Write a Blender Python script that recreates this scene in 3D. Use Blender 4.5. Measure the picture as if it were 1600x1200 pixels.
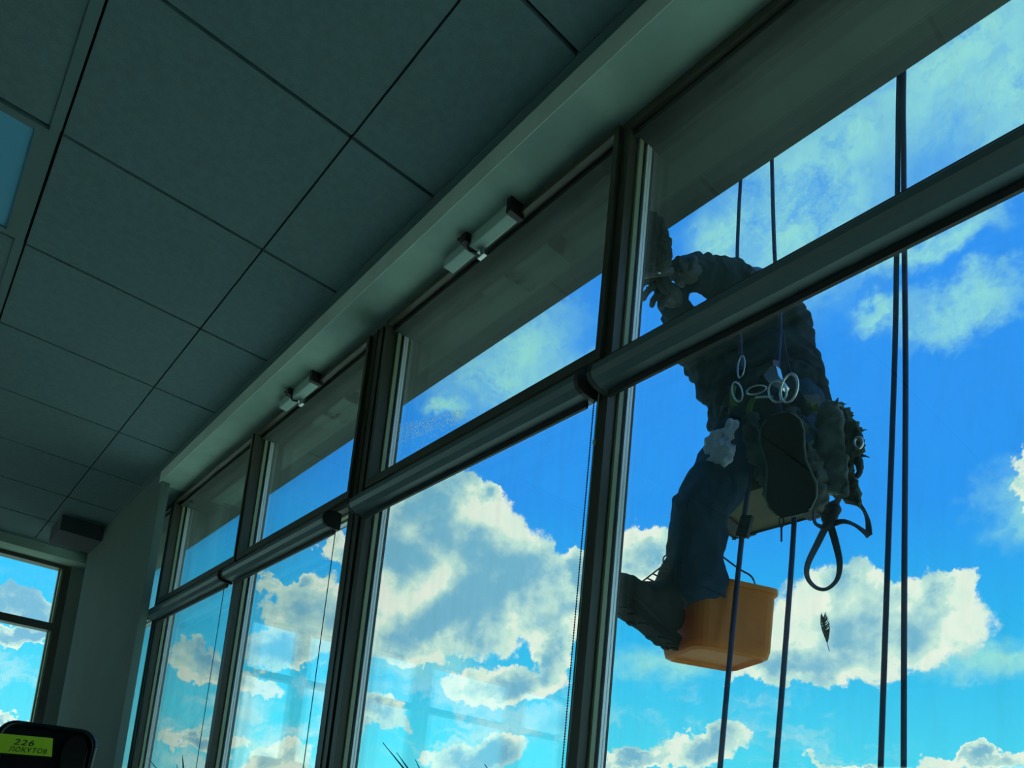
import bpy, bmesh, math, random
from mathutils import Vector, Matrix, Euler
from mathutils import noise as mnoise
random.seed(7)
S = bpy.context.scene
for o in list(bpy.data.objects): bpy.data.objects.remove(o)
V = Vector
PI = math.pi
LIFT = 0.95            # camera height above the floor; geometry is written relative to the camera, then lifted
# ---------------------------------------------------------------- camera
F, CX, CY = 1222.93, 808.02, 1135.10
CR = V((-0.65051524, -0.75352136, 0.09505516))
CU = V((-0.04983644, 0.16723619, 0.98465648))
CW = V((0.75785635, -0.63579684, 0.14634251))
cd = bpy.data.cameras.new('camera'); cam = bpy.data.objects.new('camera', cd)
S.collection.objects.link(cam)
m = Matrix((CR, CU, -CW)).transposed().to_4x4(); m.translation = V((0, 0, LIFT))
cam.matrix_world = m
cd.sensor_fit = 'HORIZONTAL'; cd.sensor_width = 36; cd.lens = 36 * F / 1600
cd.shift_x = (800 - CX) / 1600; cd.shift_y = (CY - 600) / 1600
cd.clip_start = 0.02; cd.clip_end = 8000
S.camera = cam
S.view_settings.view_transform = 'Standard'; S.view_settings.look = 'None'
S.view_settings.gamma = 1; S.view_settings.use_curve_mapping = False
S.view_settings.exposure = 0.0

sd_ = bpy.data.lights.new('sun', 'SUN'); sd_.energy = 8.5; sd_.color = (1.0, .97, .86); sd_.angle = .01
sun = bpy.data.objects.new('sun', sd_); S.collection.objects.link(sun)
sun.rotation_euler = (math.radians(-42), math.radians(-12), 0)      # from behind the building, so this facade lies in shade

def ray(x, y): return CR * ((x - CX) / F) - CU * ((y - CY) / F) + CW
def at(x, y, Y):
    d = ray(x, y); return d * (Y / d.y)
def s2l(c): return tuple((v / 255 / 12.92 if v / 255 <= .04045 else ((v / 255 + .055) / 1.055) ** 2.4) for v in c)
def rgb(*c): return s2l(c) + (1,)

# ---------------------------------------------------------------- node helpers
class NT:
    def __init__(s, tree): s.t = tree; s.n = tree.nodes; s.l = tree.links
    def new(s, k, **kw):
        n = s.n.new(k)
        for a, b in kw.items(): setattr(n, a, b)
        return n
    def put(s, sock, v):
        if isinstance(v, bpy.types.NodeSocket): s.l.new(v, sock)
        elif v is not None: sock.default_value = v
    def math(s, op, a, b=None, c=None, clamp=False):
        n = s.new('ShaderNodeMath', operation=op, use_clamp=clamp)
        for i, v in enumerate((a, b, c)):
            if v is not None: s.put(n.inputs[i], v)
        return n.outputs[0]
    def vec(s, op, a, b=None, out=0):
        n = s.new('ShaderNodeVectorMath', operation=op)
        s.put(n.inputs[0], a)
        if b is not None: s.put(n.inputs['Scale'] if op == 'SCALE' else n.inputs[1], b)
        return n.outputs['Value'] if op in ('LENGTH', 'DOT_PRODUCT') else n.outputs[0]
    def noise(s, vec, scale, detail=4, rough=.5, out='Fac'):
        n = s.new('ShaderNodeTexNoise'); s.put(n.inputs['Vector'], vec)
        n.inputs['Scale'].default_value = scale; n.inputs['Detail'].default_value = detail
        n.inputs['Roughness'].default_value = rough
        return n.outputs[out]
    def mix(s, f, a, b, mode='MIX'):
        n = s.new('ShaderNodeMix', data_type='RGBA', blend_type=mode)
        s.put(n.inputs[0], f); s.put(n.inputs[6], a); s.put(n.inputs[7], b)
        return n.outputs[2]
    def ramp(s, f, a, b):
        n = s.new('ShaderNodeMapRange', interpolation_type='SMOOTHSTEP')
        s.put(n.inputs[0], f); n.inputs[1].default_value = a; n.inputs[2].default_value = b
        return n.outputs[0]
    def sep(s, v): n = s.new('ShaderNodeSeparateXYZ'); s.put(n.inputs[0], v); return n.outputs

# ---------------------------------------------------------------- sky: blue gradient and clouds at infinity
world = bpy.data.worlds.new('sky'); S.world = world; world.use_nodes = True
T = NT(world.node_tree); T.n.clear()
dirv = T.new('ShaderNodeTexCoord').outputs['Generated']
dz = T.sep(dirv)[2]
el = T.math('ARCSINE', dz)
# colour over elevation
cr = T.new('ShaderNodeValToRGB'); T.put(cr.inputs[0], T.math('DIVIDE', el, PI / 2, clamp=True))
e = cr.color_ramp.elements
e[0].position = 0.0; e[0].color = rgb(120, 235, 245)
e[1].position = 1.0; e[1].color = rgb(45, 120, 225)
for p_, c_ in ((.08, (80, 220, 250)), (.17, (50, 190, 250)), (.27, (45, 155, 252)), (.42, (50, 150, 252)), (.60, (58, 150, 240))):
    q = e.new(p_); q.color = rgb(*c_)
base = cr.outputs[0]
# warped lookup direction makes the billowing outlines
n1 = T.noise(dirv, 7, 3, .55, 'Color'); n2 = T.noise(dirv, 26, 5, .62, 'Color')
w1 = T.vec('SCALE', T.vec('SUBTRACT', n1, (.5, .5, .5)), .10)
w2 = T.vec('SCALE', T.vec('SUBTRACT', n2, (.5, .5, .5)), .055)
n3 = T.noise(dirv, 90, 4, .65, 'Color'); w3 = T.vec('SCALE', T.vec('SUBTRACT', n3, (.5, .5, .5)), .020)
dw = T.vec('ADD', T.vec('ADD', T.vec('ADD', dirv, w1), w2), w3)
def blob(px, py, rx, ry, ang=0.0):
    c = ray(px, py).normalized()
    a = (ray(px + 10 * math.cos(ang), py + 10 * math.sin(ang)).normalized() - c)
    b = (ray(px - 10 * math.sin(ang), py + 10 * math.cos(ang)).normalized() - c)
    sa, sb = a.length / 10 * rx, b.length / 10 * ry
    a.normalize(); b = (b - a * b.dot(a)).normalized(); c2 = a.cross(b)
    n = T.new('ShaderNodeMapping', vector_type='TEXTURE')
    T.put(n.inputs['Vector'], dw)
    n.inputs['Location'].default_value = c
    n.inputs['Rotation'].default_value = Matrix((a, b, c2)).transposed().to_euler()
    n.inputs['Scale'].default_value = (sa, sb, max(sa, sb))
    return T.vec('LENGTH', n.outputs[0])
def field(lst, soft=.35):
    acc = None
    for b in lst:
        d = blob(*b)
        acc = d if acc is None else T.math('SMOOTH_MIN', acc, d, soft)
    return acc
dense = [(705, 835, 95, 84), (690, 960, 110, 60), (640, 880, 70, 84), (746, 772, 34, 36), (760, 900, 100, 95, .5), (840, 935, 70, 55), (640, 985, 80, 40),
         (890, 890, 32, 42), (853, 1000, 28, 42), (780, 1065, 85, 34), (745, 1178, 75, 26), (590, 1120, 60, 24),
         (1000, 868, 62, 46), (1370, 975, 175, 78, .0), (1340, 915, 90, 48), (1465, 925, 72, 52), (1250, 1040, 110, 42), (1110, 1172, 78, 26),
         (1010, 1195, 70, 16), (1625, 755, 42, 55), (500, 965, 66, 62), (530, 850, 36, 30), (438, 905, 26, 16), (487, 905, 22, 12),
         (450, 1015, 60, 30), (430, 1180, 60, 25), (330, 1045, 90, 20, .15), (300, 1018, 30, 16), (300, 1150, 60, 14), (285, 1135, 22, 12), (25, 945, 60, 26, .3), (20, 990, 80, 16),
         (20, 1120, 40, 12), (1330, 1190, 60, 10), (1520, 1185, 90, 14)]
fd = field(dense)
haze = [(1260, 330, 150, 200, .5), (1330, 190, 90, 90), (1590, 150, 160, 120), (1130, 400, 60, 80), (1480, 60, 210, 130, -.4), (1520, 480, 120, 34, -.35), (1470, 400, 110, 26, -.4), (1400, 500, 60, 24, -.3), (800, 560, 130, 80, -.4), (700, 640, 40, 18),
        (1600, 790, 70, 60), (1600, 1030, 200, 40), (1050, 1040, 110, 30), (900, 600, 60, 40), (660, 1000, 90, 60)]
fh = field(haze, .5)
fine = T.noise(dirv, 30, 7, .62); coarse = T.noise(dirv, 5.5, 4, .55)
dens = T.ramp(T.math('ADD', fd, T.math('MULTIPLY', T.math('SUBTRACT', fine, .5), .45)), 1.15, .99)
# other clouds all round the sky, thicker towards the horizon
scat = T.math('ADD', T.noise(dw, 3.3, 6, .55), T.math('MULTIPLY', T.math('SUBTRACT', .35, dz), .22))
aside = T.ramp(T.vec('DOT_PRODUCT', dirv, tuple(CW)), .72, .50)
side = T.math('MULTIPLY', T.ramp(scat, .45, .57), aside)
low = T.math('MULTIPLY', T.ramp(T.noise(T.vec('MULTIPLY', dw, (1, 1, 3.4)), 4.2, 6, .6), .50, .62), T.ramp(dz, .30, .06))
solid = T.math('MAXIMUM', dens, T.math('MAXIMUM', side, T.math('MULTIPLY', low, .55)))
wisp = T.noise(T.vec('MULTIPLY', dw, (1, 1, 1.8)), 13, 9, .72)
veil = T.math('MULTIPLY', T.ramp(fh, 1.45, .15), T.ramp(wisp, .18, .62))
# shading inside the clouds
def puff(v): return T.noise(v, 11, 8, .56)
# relief: the sides of the billows that face up and to the right (towards the sun) are brighter
relief = T.math('SUBTRACT', puff(T.vec('ADD', dirv, (-.012, -.014, -.030))), puff(dirv))
lum = T.math('ADD', T.math('MULTIPLY', T.math('SUBTRACT', coarse, .5), 1.2), T.math('MULTIPLY', relief, -3.2))
body = T.ramp(fd, .95, .25)
lit = T.ramp(T.math('SUBTRACT', T.math('ADD', lum, .80), T.math('MULTIPLY', body, .66)), -.15, .95)
ccol = T.mix(lit, rgb(122, 186, 216), rgb(214, 244, 230))
ccol = T.mix(T.ramp(T.math('ADD', lit, T.math('MULTIPLY', fine, .3)), 1.0, 1.25), ccol, rgb(252, 252, 240))
sky = T.mix(T.math('MULTIPLY', veil, .95), base, rgb(160, 232, 228))
sky = T.mix(solid, sky, ccol)
ground_mix = T.ramp(dz, -.02, 0.0)
sky = T.mix(ground_mix, rgb(52, 60, 50), sky)
bg = T.new('ShaderNodeBackground'); T.put(bg.inputs[0], sky); bg.inputs[1].default_value = 1.22
wo = T.new('ShaderNodeOutputWorld'); T.l.new(bg.outputs[0], wo.inputs[0])
world.cycles.sampling_method = 'MANUAL'; world.cycles.sample_map_resolution = 512

# ---------------------------------------------------------------- materials
MATS = {}
def mat(name, col, rough=.6, metal=0., bump=0., bscale=60., var=0., vscale=8., col2=None, spec=.5):
    if name in MATS: return MATS[name]
    mm = bpy.data.materials.new(name); mm.use_nodes = True
    t = NT(mm.node_tree); b = t.n['Principled BSDF']
    b.inputs['Roughness'].default_value = rough; b.inputs['Metallic'].default_value = metal
    b.inputs['Specular IOR Level'].default_value = spec
    c = tuple(col) + (1,) if len(col) == 3 else col
    co = t.new('ShaderNodeTexCoord').outputs['Object']
    if var or col2:
        c2 = (tuple(col2) + (1,)) if col2 else tuple(v * (1 - var) for v in c[:3]) + (1,)
        t.put(b.inputs['Base Color'], t.mix(t.ramp(t.noise(co, vscale, 5, .6), .35, .65), c, c2))
    else: b.inputs['Base Color'].default_value = c
    if bump:
        bn = t.new('ShaderNodeBump'); bn.inputs['Strength'].default_value = bump; bn.inputs['Distance'].default_value = .003
        t.put(bn.inputs['Height'], t.noise(co, bscale, 4, .6)); t.l.new(bn.outputs[0], b.inputs['Normal'])
    MATS[name] = mm; return mm
def glassmat():
    mm = bpy.data.materials.new('window_glass'); mm.use_nodes = True; t = NT(mm.node_tree); t.n.clear()
    g = t.new('ShaderNodeNewGeometry')
    c = t.math('ABSOLUTE', t.vec('DOT_PRODUCT', g.outputs['Incoming'], g.outputs['Normal']))
    k = t.math('POWER', t.math('SUBTRACT', 1.0, c), 5.0)
    fr = t.math('ADD', .055, t.math('MULTIPLY', k, .945))
    tr = t.new('ShaderNodeBsdfTransparent'); tr.inputs[0].default_value = (.965, .985, .975, 1)
    gl = t.new('ShaderNodeBsdfGlossy'); gl.inputs['Roughness'].default_value = 0.0; gl.inputs[0].default_value = (.95, 1, .98, 1)
    mx = t.new('ShaderNodeMixShader'); t.put(mx.inputs[0], fr); t.l.new(tr.outputs[0], mx.inputs[1]); t.l.new(gl.outputs[0], mx.inputs[2])
    # a thin film of dust that scatters a little light
    co = t.new('ShaderNodeTexCoord').outputs['Object']
    streak = t.noise(t.vec('MULTIPLY', co, (9, 9, 1.6)), 3.5, 6, .65)
    dust = t.math('MULTIPLY', t.ramp(streak, .45, .8), .030)
    df = t.new('ShaderNodeBsdfDiffuse'); df.inputs[0].default_value = (.7, .75, .72, 1)
    m2 = t.new('ShaderNodeMixShader'); t.put(m2.inputs[0], dust); t.l.new(mx.outputs[0], m2.inputs[1]); t.l.new(df.outputs[0], m2.inputs[2])
    o = t.new('ShaderNodeOutputMaterial'); t.l.new(m2.outputs[0], o.inputs[0])
    return mm
GLASS = glassmat()
M = dict(
    frame=mat('bronze_frame', (.085, .078, .054), .42, .0, .05, 200),
    frame2=mat('bronze_frame_lit', (.40, .46, .28), .4),  # lit copy of the bronze: daylight on beads and reveals put into the colour
    gasket=mat('black_gasket', (.006, .006, .007), .6),
    spacer=mat('aluminium_spacer', (.99, .99, 1.0), .45, .35),
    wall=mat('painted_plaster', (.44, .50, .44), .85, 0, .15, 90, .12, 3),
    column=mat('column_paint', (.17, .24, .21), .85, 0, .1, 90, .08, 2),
    soffit=mat('soffit_plaster', (.50, .70, .58), .8, 0, .2, 60, .25, 2.2),
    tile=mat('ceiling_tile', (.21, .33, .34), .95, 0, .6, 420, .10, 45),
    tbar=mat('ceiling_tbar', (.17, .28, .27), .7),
    void=mat('ceiling_gap', (.02, .03, .04), .9),
    diffuser=mat('lamp_diffuser', (.22, .70, .98), .25, spec=.8),
    floor=mat('grey_carpet', (.13, .14, .13), .95, 0, .5, 200, .2, 12),
    cassette=mat('blind_cassette', (.15, .21, .215), .38, .25),
    cap=mat('blind_cap', (.04, .045, .04), .5),
    opener=mat('opener_housing', (.42, .60, .52), .45),
    openerd=mat('opener_dark', (.02, .02, .02), .5),
    steel=mat('bare_steel', (.75, .78, .76), .28, 1.0),
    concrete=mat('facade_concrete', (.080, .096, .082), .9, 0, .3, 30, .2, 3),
    jacket=mat('jacket_cloth', (.015, .027, .032), .95, 0, .5, 60, .45, 9, spec=.2),
    jeans=mat('jeans_cloth', (.014, .048, .105), .95, 0, .5, 160, .4, 7, spec=.15),
    boot=mat('boot_leather', (.009, .009, .008), .75, 0, .4, 50, .3, 20, spec=.2),
    bootc=mat('boot_cuff', (.050, .036, .022), .85, 0, .4, 60),
    sole=mat('boot_sole', (.005, .0045, .004), .85, 0, .4, 80, spec=.1),
    welt=mat('boot_welt', (.10, .14, .125), .7, 0, .3, 80, .5, 20),
    skin=mat('skin', (.30, .17, .12), .6),
    glove=mat('glove_cloth', (.03, .035, .03), .8, 0, .3, 90),
    rag=mat('pale_glove', (.60, .72, .90), .85, 0, .5, 70, .2, 20),
    harness=mat('harness_web', (.012, .013, .018), .7, 0, .3, 150),
    webgreen=mat('green_web', (.14, .28, .03), .7, 0, .3, 150),
    rope=mat('rope_sheath', (.018, .025, .13), .75, 0, .5, 400, .3, 90),
    board=mat('seat_board', (.060, .055, .016), .7, 0, .2, 30, .3, 14),
    bucket=mat('orange_plastic', (.80, .31, .010), .42, 0, .15, 25, .25, 9),
    pouch=mat('pouch_cloth', (.20, .26, .25), .95, 0, .8, 40, .7, 13),
    fleece=mat('fleece', (.07, .085, .05), 1, 0, 1, 120, .6, 30),
    strap=mat('black_strap', (.010, .010, .022), .7),
    chairm=mat('chair_mesh', (.008, .009, .010), .7, 0, .6, 500),
    chairf=mat('chair_frame', (.006, .006, .007), .28, spec=.6),
    sticker=mat('yellow_sticker', (.70, .95, .03), .6),
    ink=mat('ink', (.02, .03, .03), .7),
    leaf=mat('dark_leaf', (.010, .022, .018), .6),
    pot=mat('clay_pot', (.22, .10, .06), .8, 0, .2, 40),
    soil=mat('soil', (.03, .02, .015), 1, 0, .6, 60),
    feather=mat('feather', (.22, .22, .18), .9, 0, .4, 100, .5, 60),
    water=mat('water_drop', (.85, .95, 1.0), .25, spec=1.0),
    hull=mat('helmet', (.05, .05, .05), .5),
)
def bucketmat():
    mm = M['bucket']; t = NT(mm.node_tree); b = t.n['Principled BSDF']; o = t.n['Material Output']
    tl_ = t.new('ShaderNodeBsdfTranslucent'); tl_.inputs[0].default_value = (.95, .38, .015, 1)
    mx = t.new('ShaderNodeMixShader'); mx.inputs[0].default_value = .5
    t.l.new(b.outputs[0], mx.inputs[1]); t.l.new(tl_.outputs[0], mx.inputs[2]); t.l.new(mx.outputs[0], o.inputs[0])
bucketmat()
def dropmat():
    mm = M['water']; t = NT(mm.node_tree); b = t.n['Principled BSDF']; o = t.n['Material Output']
    tl_ = t.new('ShaderNodeBsdfTranslucent'); tl_.inputs[0].default_value = (.95, .98, 1, 1)
    tp = t.new('ShaderNodeBsdfTransparent'); mx = t.new('ShaderNodeMixShader'); mx.inputs[0].default_value = .6
    t.l.new(tp.outputs[0], mx.inputs[1]); t.l.new(tl_.outputs[0], mx.inputs[2]); t.l.new(mx.outputs[0], o.inputs[0])
dropmat()
# ---------------------------------------------------------------- mesh helpers
class MB:
    def __init__(s): s.b = bmesh.new()
    def box(s, x0, x1, y0, y1, z0, z1, bev=0, rot=None, c=None):
        r = bmesh.ops.create_cube(s.b, size=1)['verts']
        for v in r: v.co = V(((v.co.x + .5) * (x1 - x0) + x0, (v.co.y + .5) * (y1 - y0) + y0, (v.co.z + .5) * (z1 - z0) + z0))
        if rot is not None:
            for v in r: v.co = rot @ v.co + (c or V())
        if bev:
            ed = list({e_ for v in r for e_ in v.link_edges})
            bmesh.ops.bevel(s.b, geom=ed, offset=bev, segments=2, profile=.7, affect='EDGES')
        return s
    def ring(s, c, a, b, n=12):
        return [s.b.verts.new(c + a * math.cos(2 * PI * i / n) + b * math.sin(2 * PI * i / n)) for i in range(n)]
    def skin(s, rings, cap=True, closed=True):
        for r0, r1 in zip(rings, rings[1:]):
            n = len(r0)
            for i in range(n if closed else n - 1): s.b.faces.new((r0[i], r0[(i + 1) % n], r1[(i + 1) % n], r1[i]))
        if cap: s.b.faces.new(rings[0][::-1]); s.b.faces.new(rings[-1])
    def tube(s, pts, r, n=10, flat=1.0, up=V((0, 0, 1)), cap=True):
        pts = [V(p) for p in pts]; rings = []; prev = None
        for i, p in enumerate(pts):
            d = (pts[min(i + 1, len(pts) - 1)] - pts[max(i - 1, 0)]).normalized()
            a = prev if prev is not None else (up if abs(up.dot(d)) < .95 else V((1, 0, 0)))
            a = (a - d * a.dot(d)).normalized(); prev = a; b = d.cross(a)
            rr = r[i] if isinstance(r, (list, tuple)) else r
            rings.append(s.ring(p, a * rr, b * rr * flat, n))
        s.skin(rings, cap); return s
    def capsule(s, p0, p1, r0, r1, n=16, k=5):
        p0, p1 = V(p0), V(p1); d = (p1 - p0); L = d.length; d = d.normalized() if L > 1e-6 else V((0, 0, 1))
        a = d.orthogonal().normalized(); b = d.cross(a); rings = []
        for i in range(1, k + 1):
            t = PI / 2 * (1 - i / k); rings.append(s.ring(p0 - d * r0 * math.sin(t), a * r0 * max(math.cos(t), .08), b * r0 * max(math.cos(t), .08), n))
        for i in range(k):
            t = PI / 2 * i / k; rings.append(s.ring(p1 + d * r1 * math.sin(t), a * r1 * max(math.cos(t), .08), b * r1 * max(math.cos(t), .08), n))
        s.skin(rings); return s
    def ell(s, c, r, rot=None, u=16, v=10):
        g = bmesh.ops.create_uvsphere(s.b, u_segments=u, v_segments=v, radius=1)['verts']
        for w_ in g:
            q = V((w_.co.x * r[0], w_.co.y * r[1], w_.co.z * r[2]))
            w_.co = (rot @ q if rot is not None else q) + V(c)
        return s
    def prism(s, pts, d):
        lo = [s.b.verts.new(V(p) - d * .5) for p in pts]; hi = [s.b.verts.new(V(p) + d * .5) for p in pts]
        s.b.faces.new(lo[::-1]); s.b.faces.new(hi); n = len(pts)
        for i in range(n): s.b.faces.new((lo[i], lo[(i + 1) % n], hi[(i + 1) % n], hi[i]))
        return s
    def ribbon(s, pts, w, t=.0025, side=None):
        pts = [V(p) for p in pts]; rings = []
        for i, p in enumerate(pts):
            d = (pts[min(i + 1, len(pts) - 1)] - pts[max(i - 1, 0)]).normalized()
            sd = V(side[i]) if side else V((0, 1, 0)).cross(d)
            sd = (sd - d * sd.dot(d)).normalized() * w * .5; nn = d.cross(sd).normalized() * t * .5
            rings.append([s.b.verts.new(p + sd + nn), s.b.verts.new(p - sd + nn), s.b.verts.new(p - sd - nn), s.b.verts.new(p + sd - nn)])
        s.skin(rings); return s
def finish(mb, name, material, smooth=False, angle=None):
    bmesh.ops.recalc_face_normals(mb.b, faces=mb.b.faces)
    me = bpy.data.meshes.new(name); mb.b.to_mesh(me); mb.b.free()
    me.materials.append(material)
    if smooth:
        for p in me.polygons: p.use_smooth = True
    return me
def link(name, me, parent=None, base=None):
    o = bpy.data.objects.new(name, me); S.collection.objects.link(o)
    if parent is not None:
        o.parent = parent
        org = V(parent['_o'])
    else:
        if base is None:
            xs = [v.co for v in me.vertices]
            org = V(((min(v.x for v in xs) + max(v.x for v in xs)) / 2, (min(v.y for v in xs) + max(v.y for v in xs)) / 2, min(v.z for v in xs)))
        else: org = V(base)
        o.location = org
    me.transform(Matrix.Translation(-org))
    o['_o'] = tuple(org)
    return o
def obj(name, mb, material, parent=None, smooth=False, **kw):
    return link(name, finish(mb, name, material, smooth), parent, **kw)
def tag(o, label=None, cat=None, group=None, kind=None):
    for k, v in (('label', label), ('category', cat), ('group', group), ('kind', kind)):
        if v: o[k] = v
    return o
def empty(name, loc, **kw):
    o = bpy.data.objects.new(name, None); S.collection.objects.link(o); o.location = V(loc); o['_o'] = tuple(V(loc)); o.empty_display_size = .05
    return tag(o, **kw)
def bake(mb, name, material, parent=None, voxel=.01, smooth=4, disp=0., dscale=.05, fac=.5):
    """join the shapes of mb into one continuous surface"""
    bmesh.ops.recalc_face_normals(mb.b, faces=mb.b.faces)
    me = bpy.data.meshes.new(name); mb.b.to_mesh(me); mb.b.free()
    o = bpy.data.objects.new(name, me); S.collection.objects.link(o)
    r = o.modifiers.new('r', 'REMESH'); r.mode = 'VOXEL'; r.voxel_size = voxel; r.use_smooth_shade = True
    if smooth: sm = o.modifiers.new('s', 'SMOOTH'); sm.factor = fac; sm.iterations = smooth
    dg = bpy.context.evaluated_depsgraph_get()
    me2 = bpy.data.meshes.new_from_object(o.evaluated_get(dg)); me2.name = name
    bpy.data.objects.remove(o); bpy.data.meshes.remove(me)
    if disp:
        nn = [v.normal.copy() for v in me2.vertices]
        for v, n_ in zip(me2.vertices, nn):
            q = v.co / dscale
            h = mnoise.noise(q + 1.3 * mnoise.noise_vector(q * .6)) + .5 * mnoise.noise(q * 2.3)
            v.co += n_ * h * disp
    me2.materials.clear(); me2.materials.append(material)
    for p in me2.polygons: p.use_smooth = True
    return link(name, me2, parent)
def smoothpath(pts, k=6):
    pts = [V(p) for p in pts]; out = []
    for i in range(len(pts) - 1):
        p0 = pts[max(i - 1, 0)]; p1 = pts[i]; p2 = pts[i + 1]; p3 = pts[min(i + 2, len(pts) - 1)]
        for j in range(k):
            t = j / k
            out.append(.5 * ((2 * p1) + (p2 - p0) * t + (2 * p0 - 5 * p1 + 4 * p2 - p3) * t * t + (3 * p1 - p0 - 3 * p2 + p3) * t ** 3))
    return out + [pts[-1]]

# ================================================================ the room
YF = -1.184; YB = -1.272; ZC = 1.851; ZS = 1.780; ZH = 1.755; FL = -.95; XE = 6.81; YR = 5.2; XB = -3.2; SILL = -.12
def st(o): o['kind'] = 'structure'; return o
st(obj('floor', MB().box(XB, XE + .1, -1.19, YR, FL - .12, FL), M['floor']))
# suspended ceiling: slab above, tiles below with an open joint between them
cb = MB().box(XB, 6.615, -1.03, YR, ZC + .012, ZC + .25)
ceil_o = st(obj('ceiling', cb, M['void']))
tl = MB(); XS = [1.831 + .6 * i for i in range(-9, 8)]; XS = [x for x in XS if x > XB] + [6.612]
XS = [XB] + XS
YS = [-1.024, -.748, -.157] + [-.157 + .6 * i for i in range(1, 9)] + [YR]
for i in range(len(XS) - 1):
    for j in range(len(YS) - 1):
        if abs(XS[i] - (1.831 + .6)) < .01 and abs(YS[j] + .157) < .01: continue
        g = .0030; gx = .0062; tl.box(XS[i] + gx, XS[i + 1] - gx, YS[j] + g, YS[j + 1] - g, ZC, ZC + .014)
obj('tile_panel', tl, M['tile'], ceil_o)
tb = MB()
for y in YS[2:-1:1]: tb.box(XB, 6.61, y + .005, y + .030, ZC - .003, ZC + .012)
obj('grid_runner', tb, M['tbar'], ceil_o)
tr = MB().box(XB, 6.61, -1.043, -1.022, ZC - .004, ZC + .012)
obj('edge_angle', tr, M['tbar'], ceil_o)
lt = empty('ceiling_light', (2.73, .143, ZC), label='square ceiling light, switched off, with a pale blue diffuser among the tiles', cat='ceiling light')
x0, x1, y0, y1 = 2.440, 3.022, -.128, .434
fr = MB().box(x0, x1, y0, y0 + .030, ZC - .004, ZC + .02).box(x0, x1, y1 - .030, y1, ZC - .004, ZC + .02)
fr.box(x0, x0 + .030, y0 + .030, y1 - .030, ZC - .004, ZC + .02).box(x1 - .030, x1, y0 + .030, y1 - .030, ZC - .004, ZC + .02)
obj('light_frame', fr, M['tbar'], lt)
obj('diffuser', MB().box(x0 + .030, x1 - .030, y0 + .030, y1 - .030, ZC + .002, ZC + .018), M['diffuser'], lt)
# dropped soffit along the glazing
sof = MB().box(XB, 4.53, -1.30, -1.042, ZS, ZC + .25)
st(obj('trim_1', sof, M['soffit']))
st(obj('trim_4', MB().box(XB, 4.52, -1.042, -1.0395, ZS, ZC - .005), mat('lit_soffit_face', (.80, .98, .82), .7, 0, .1, 60, .15, 3)))  # front face of the soffit: light from the room put into its paler colour
sof = MB().box(6.60, XE + .12, -1.30, YR, ZS, ZC + .25)
st(obj('trim_2', sof, M['soffit']))
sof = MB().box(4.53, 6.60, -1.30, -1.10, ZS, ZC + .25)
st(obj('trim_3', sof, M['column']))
# crack in the soffit joint
# column beside the glazing
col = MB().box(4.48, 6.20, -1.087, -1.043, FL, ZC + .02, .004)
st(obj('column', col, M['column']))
st(obj('wall_right', MB().box(XB, XE + .12, YB, YF, FL, SILL - .03), M['wall']))
st(obj('window_sill', MB().box(XB, 6.60, -1.20, -.90, SILL - .03, SILL, .004), M['wall']))
wl_ = MB().box(XB, XE + .12, YR, YR + .15, FL, 0.0).box(XB, XE + .12, YR, YR + .15, 1.15, ZC + .25)
for a, b in ((XB, -2.4), (-.2, .4), (2.6, 3.2), (5.4, XE + .12)): wl_.box(a, b, YR, YR + .15, 0.0, 1.15)
st(obj('wall_left', wl_, M['wall']))
for i_, (a, b) in enumerate(((-2.4, -.2), (.4, 2.6), (3.2, 5.4))):  # unseen windows, added opposite the glazing to brighten the soffit face
    w = st(empty('window_%d' % (20 + i_), ((a + b) / 2, YR, 0)))
    f_ = MB().box(a, a + .06, YR + .04, YR + .1, 0, 1.15).box(b - .06, b, YR + .04, YR + .1, 0, 1.15).box(a + .06, b - .06, YR + .04, YR + .1, 0, .06).box(a + .06, b - .06, YR + .04, YR + .1, 1.09, 1.15).box((a + b) / 2 - .03, (a + b) / 2 + .03, YR + .04, YR + .1, .06, 1.09)
    obj('window_frame', f_, M['frame'], w)
    obj('glass_pane', MB().box(a + .06, b - .06, YR + .068, YR + .072, .06, 1.09), GLASS, w)
st(obj('wall_back', MB().box(XB - .15, XB, -1.27, YR + .15, FL, ZC + .25), M['wall']))
bx = MB().box(5.80, 6.17, -1.042, -.79, 1.745, 1.850, .004)
tag(obj('ventilation_box', bx, mat('dark_box', (.10, .12, .12), .8)), 'dark rectangular ventilation box under the ceiling at the top of the column', 'ventilation box')

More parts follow.
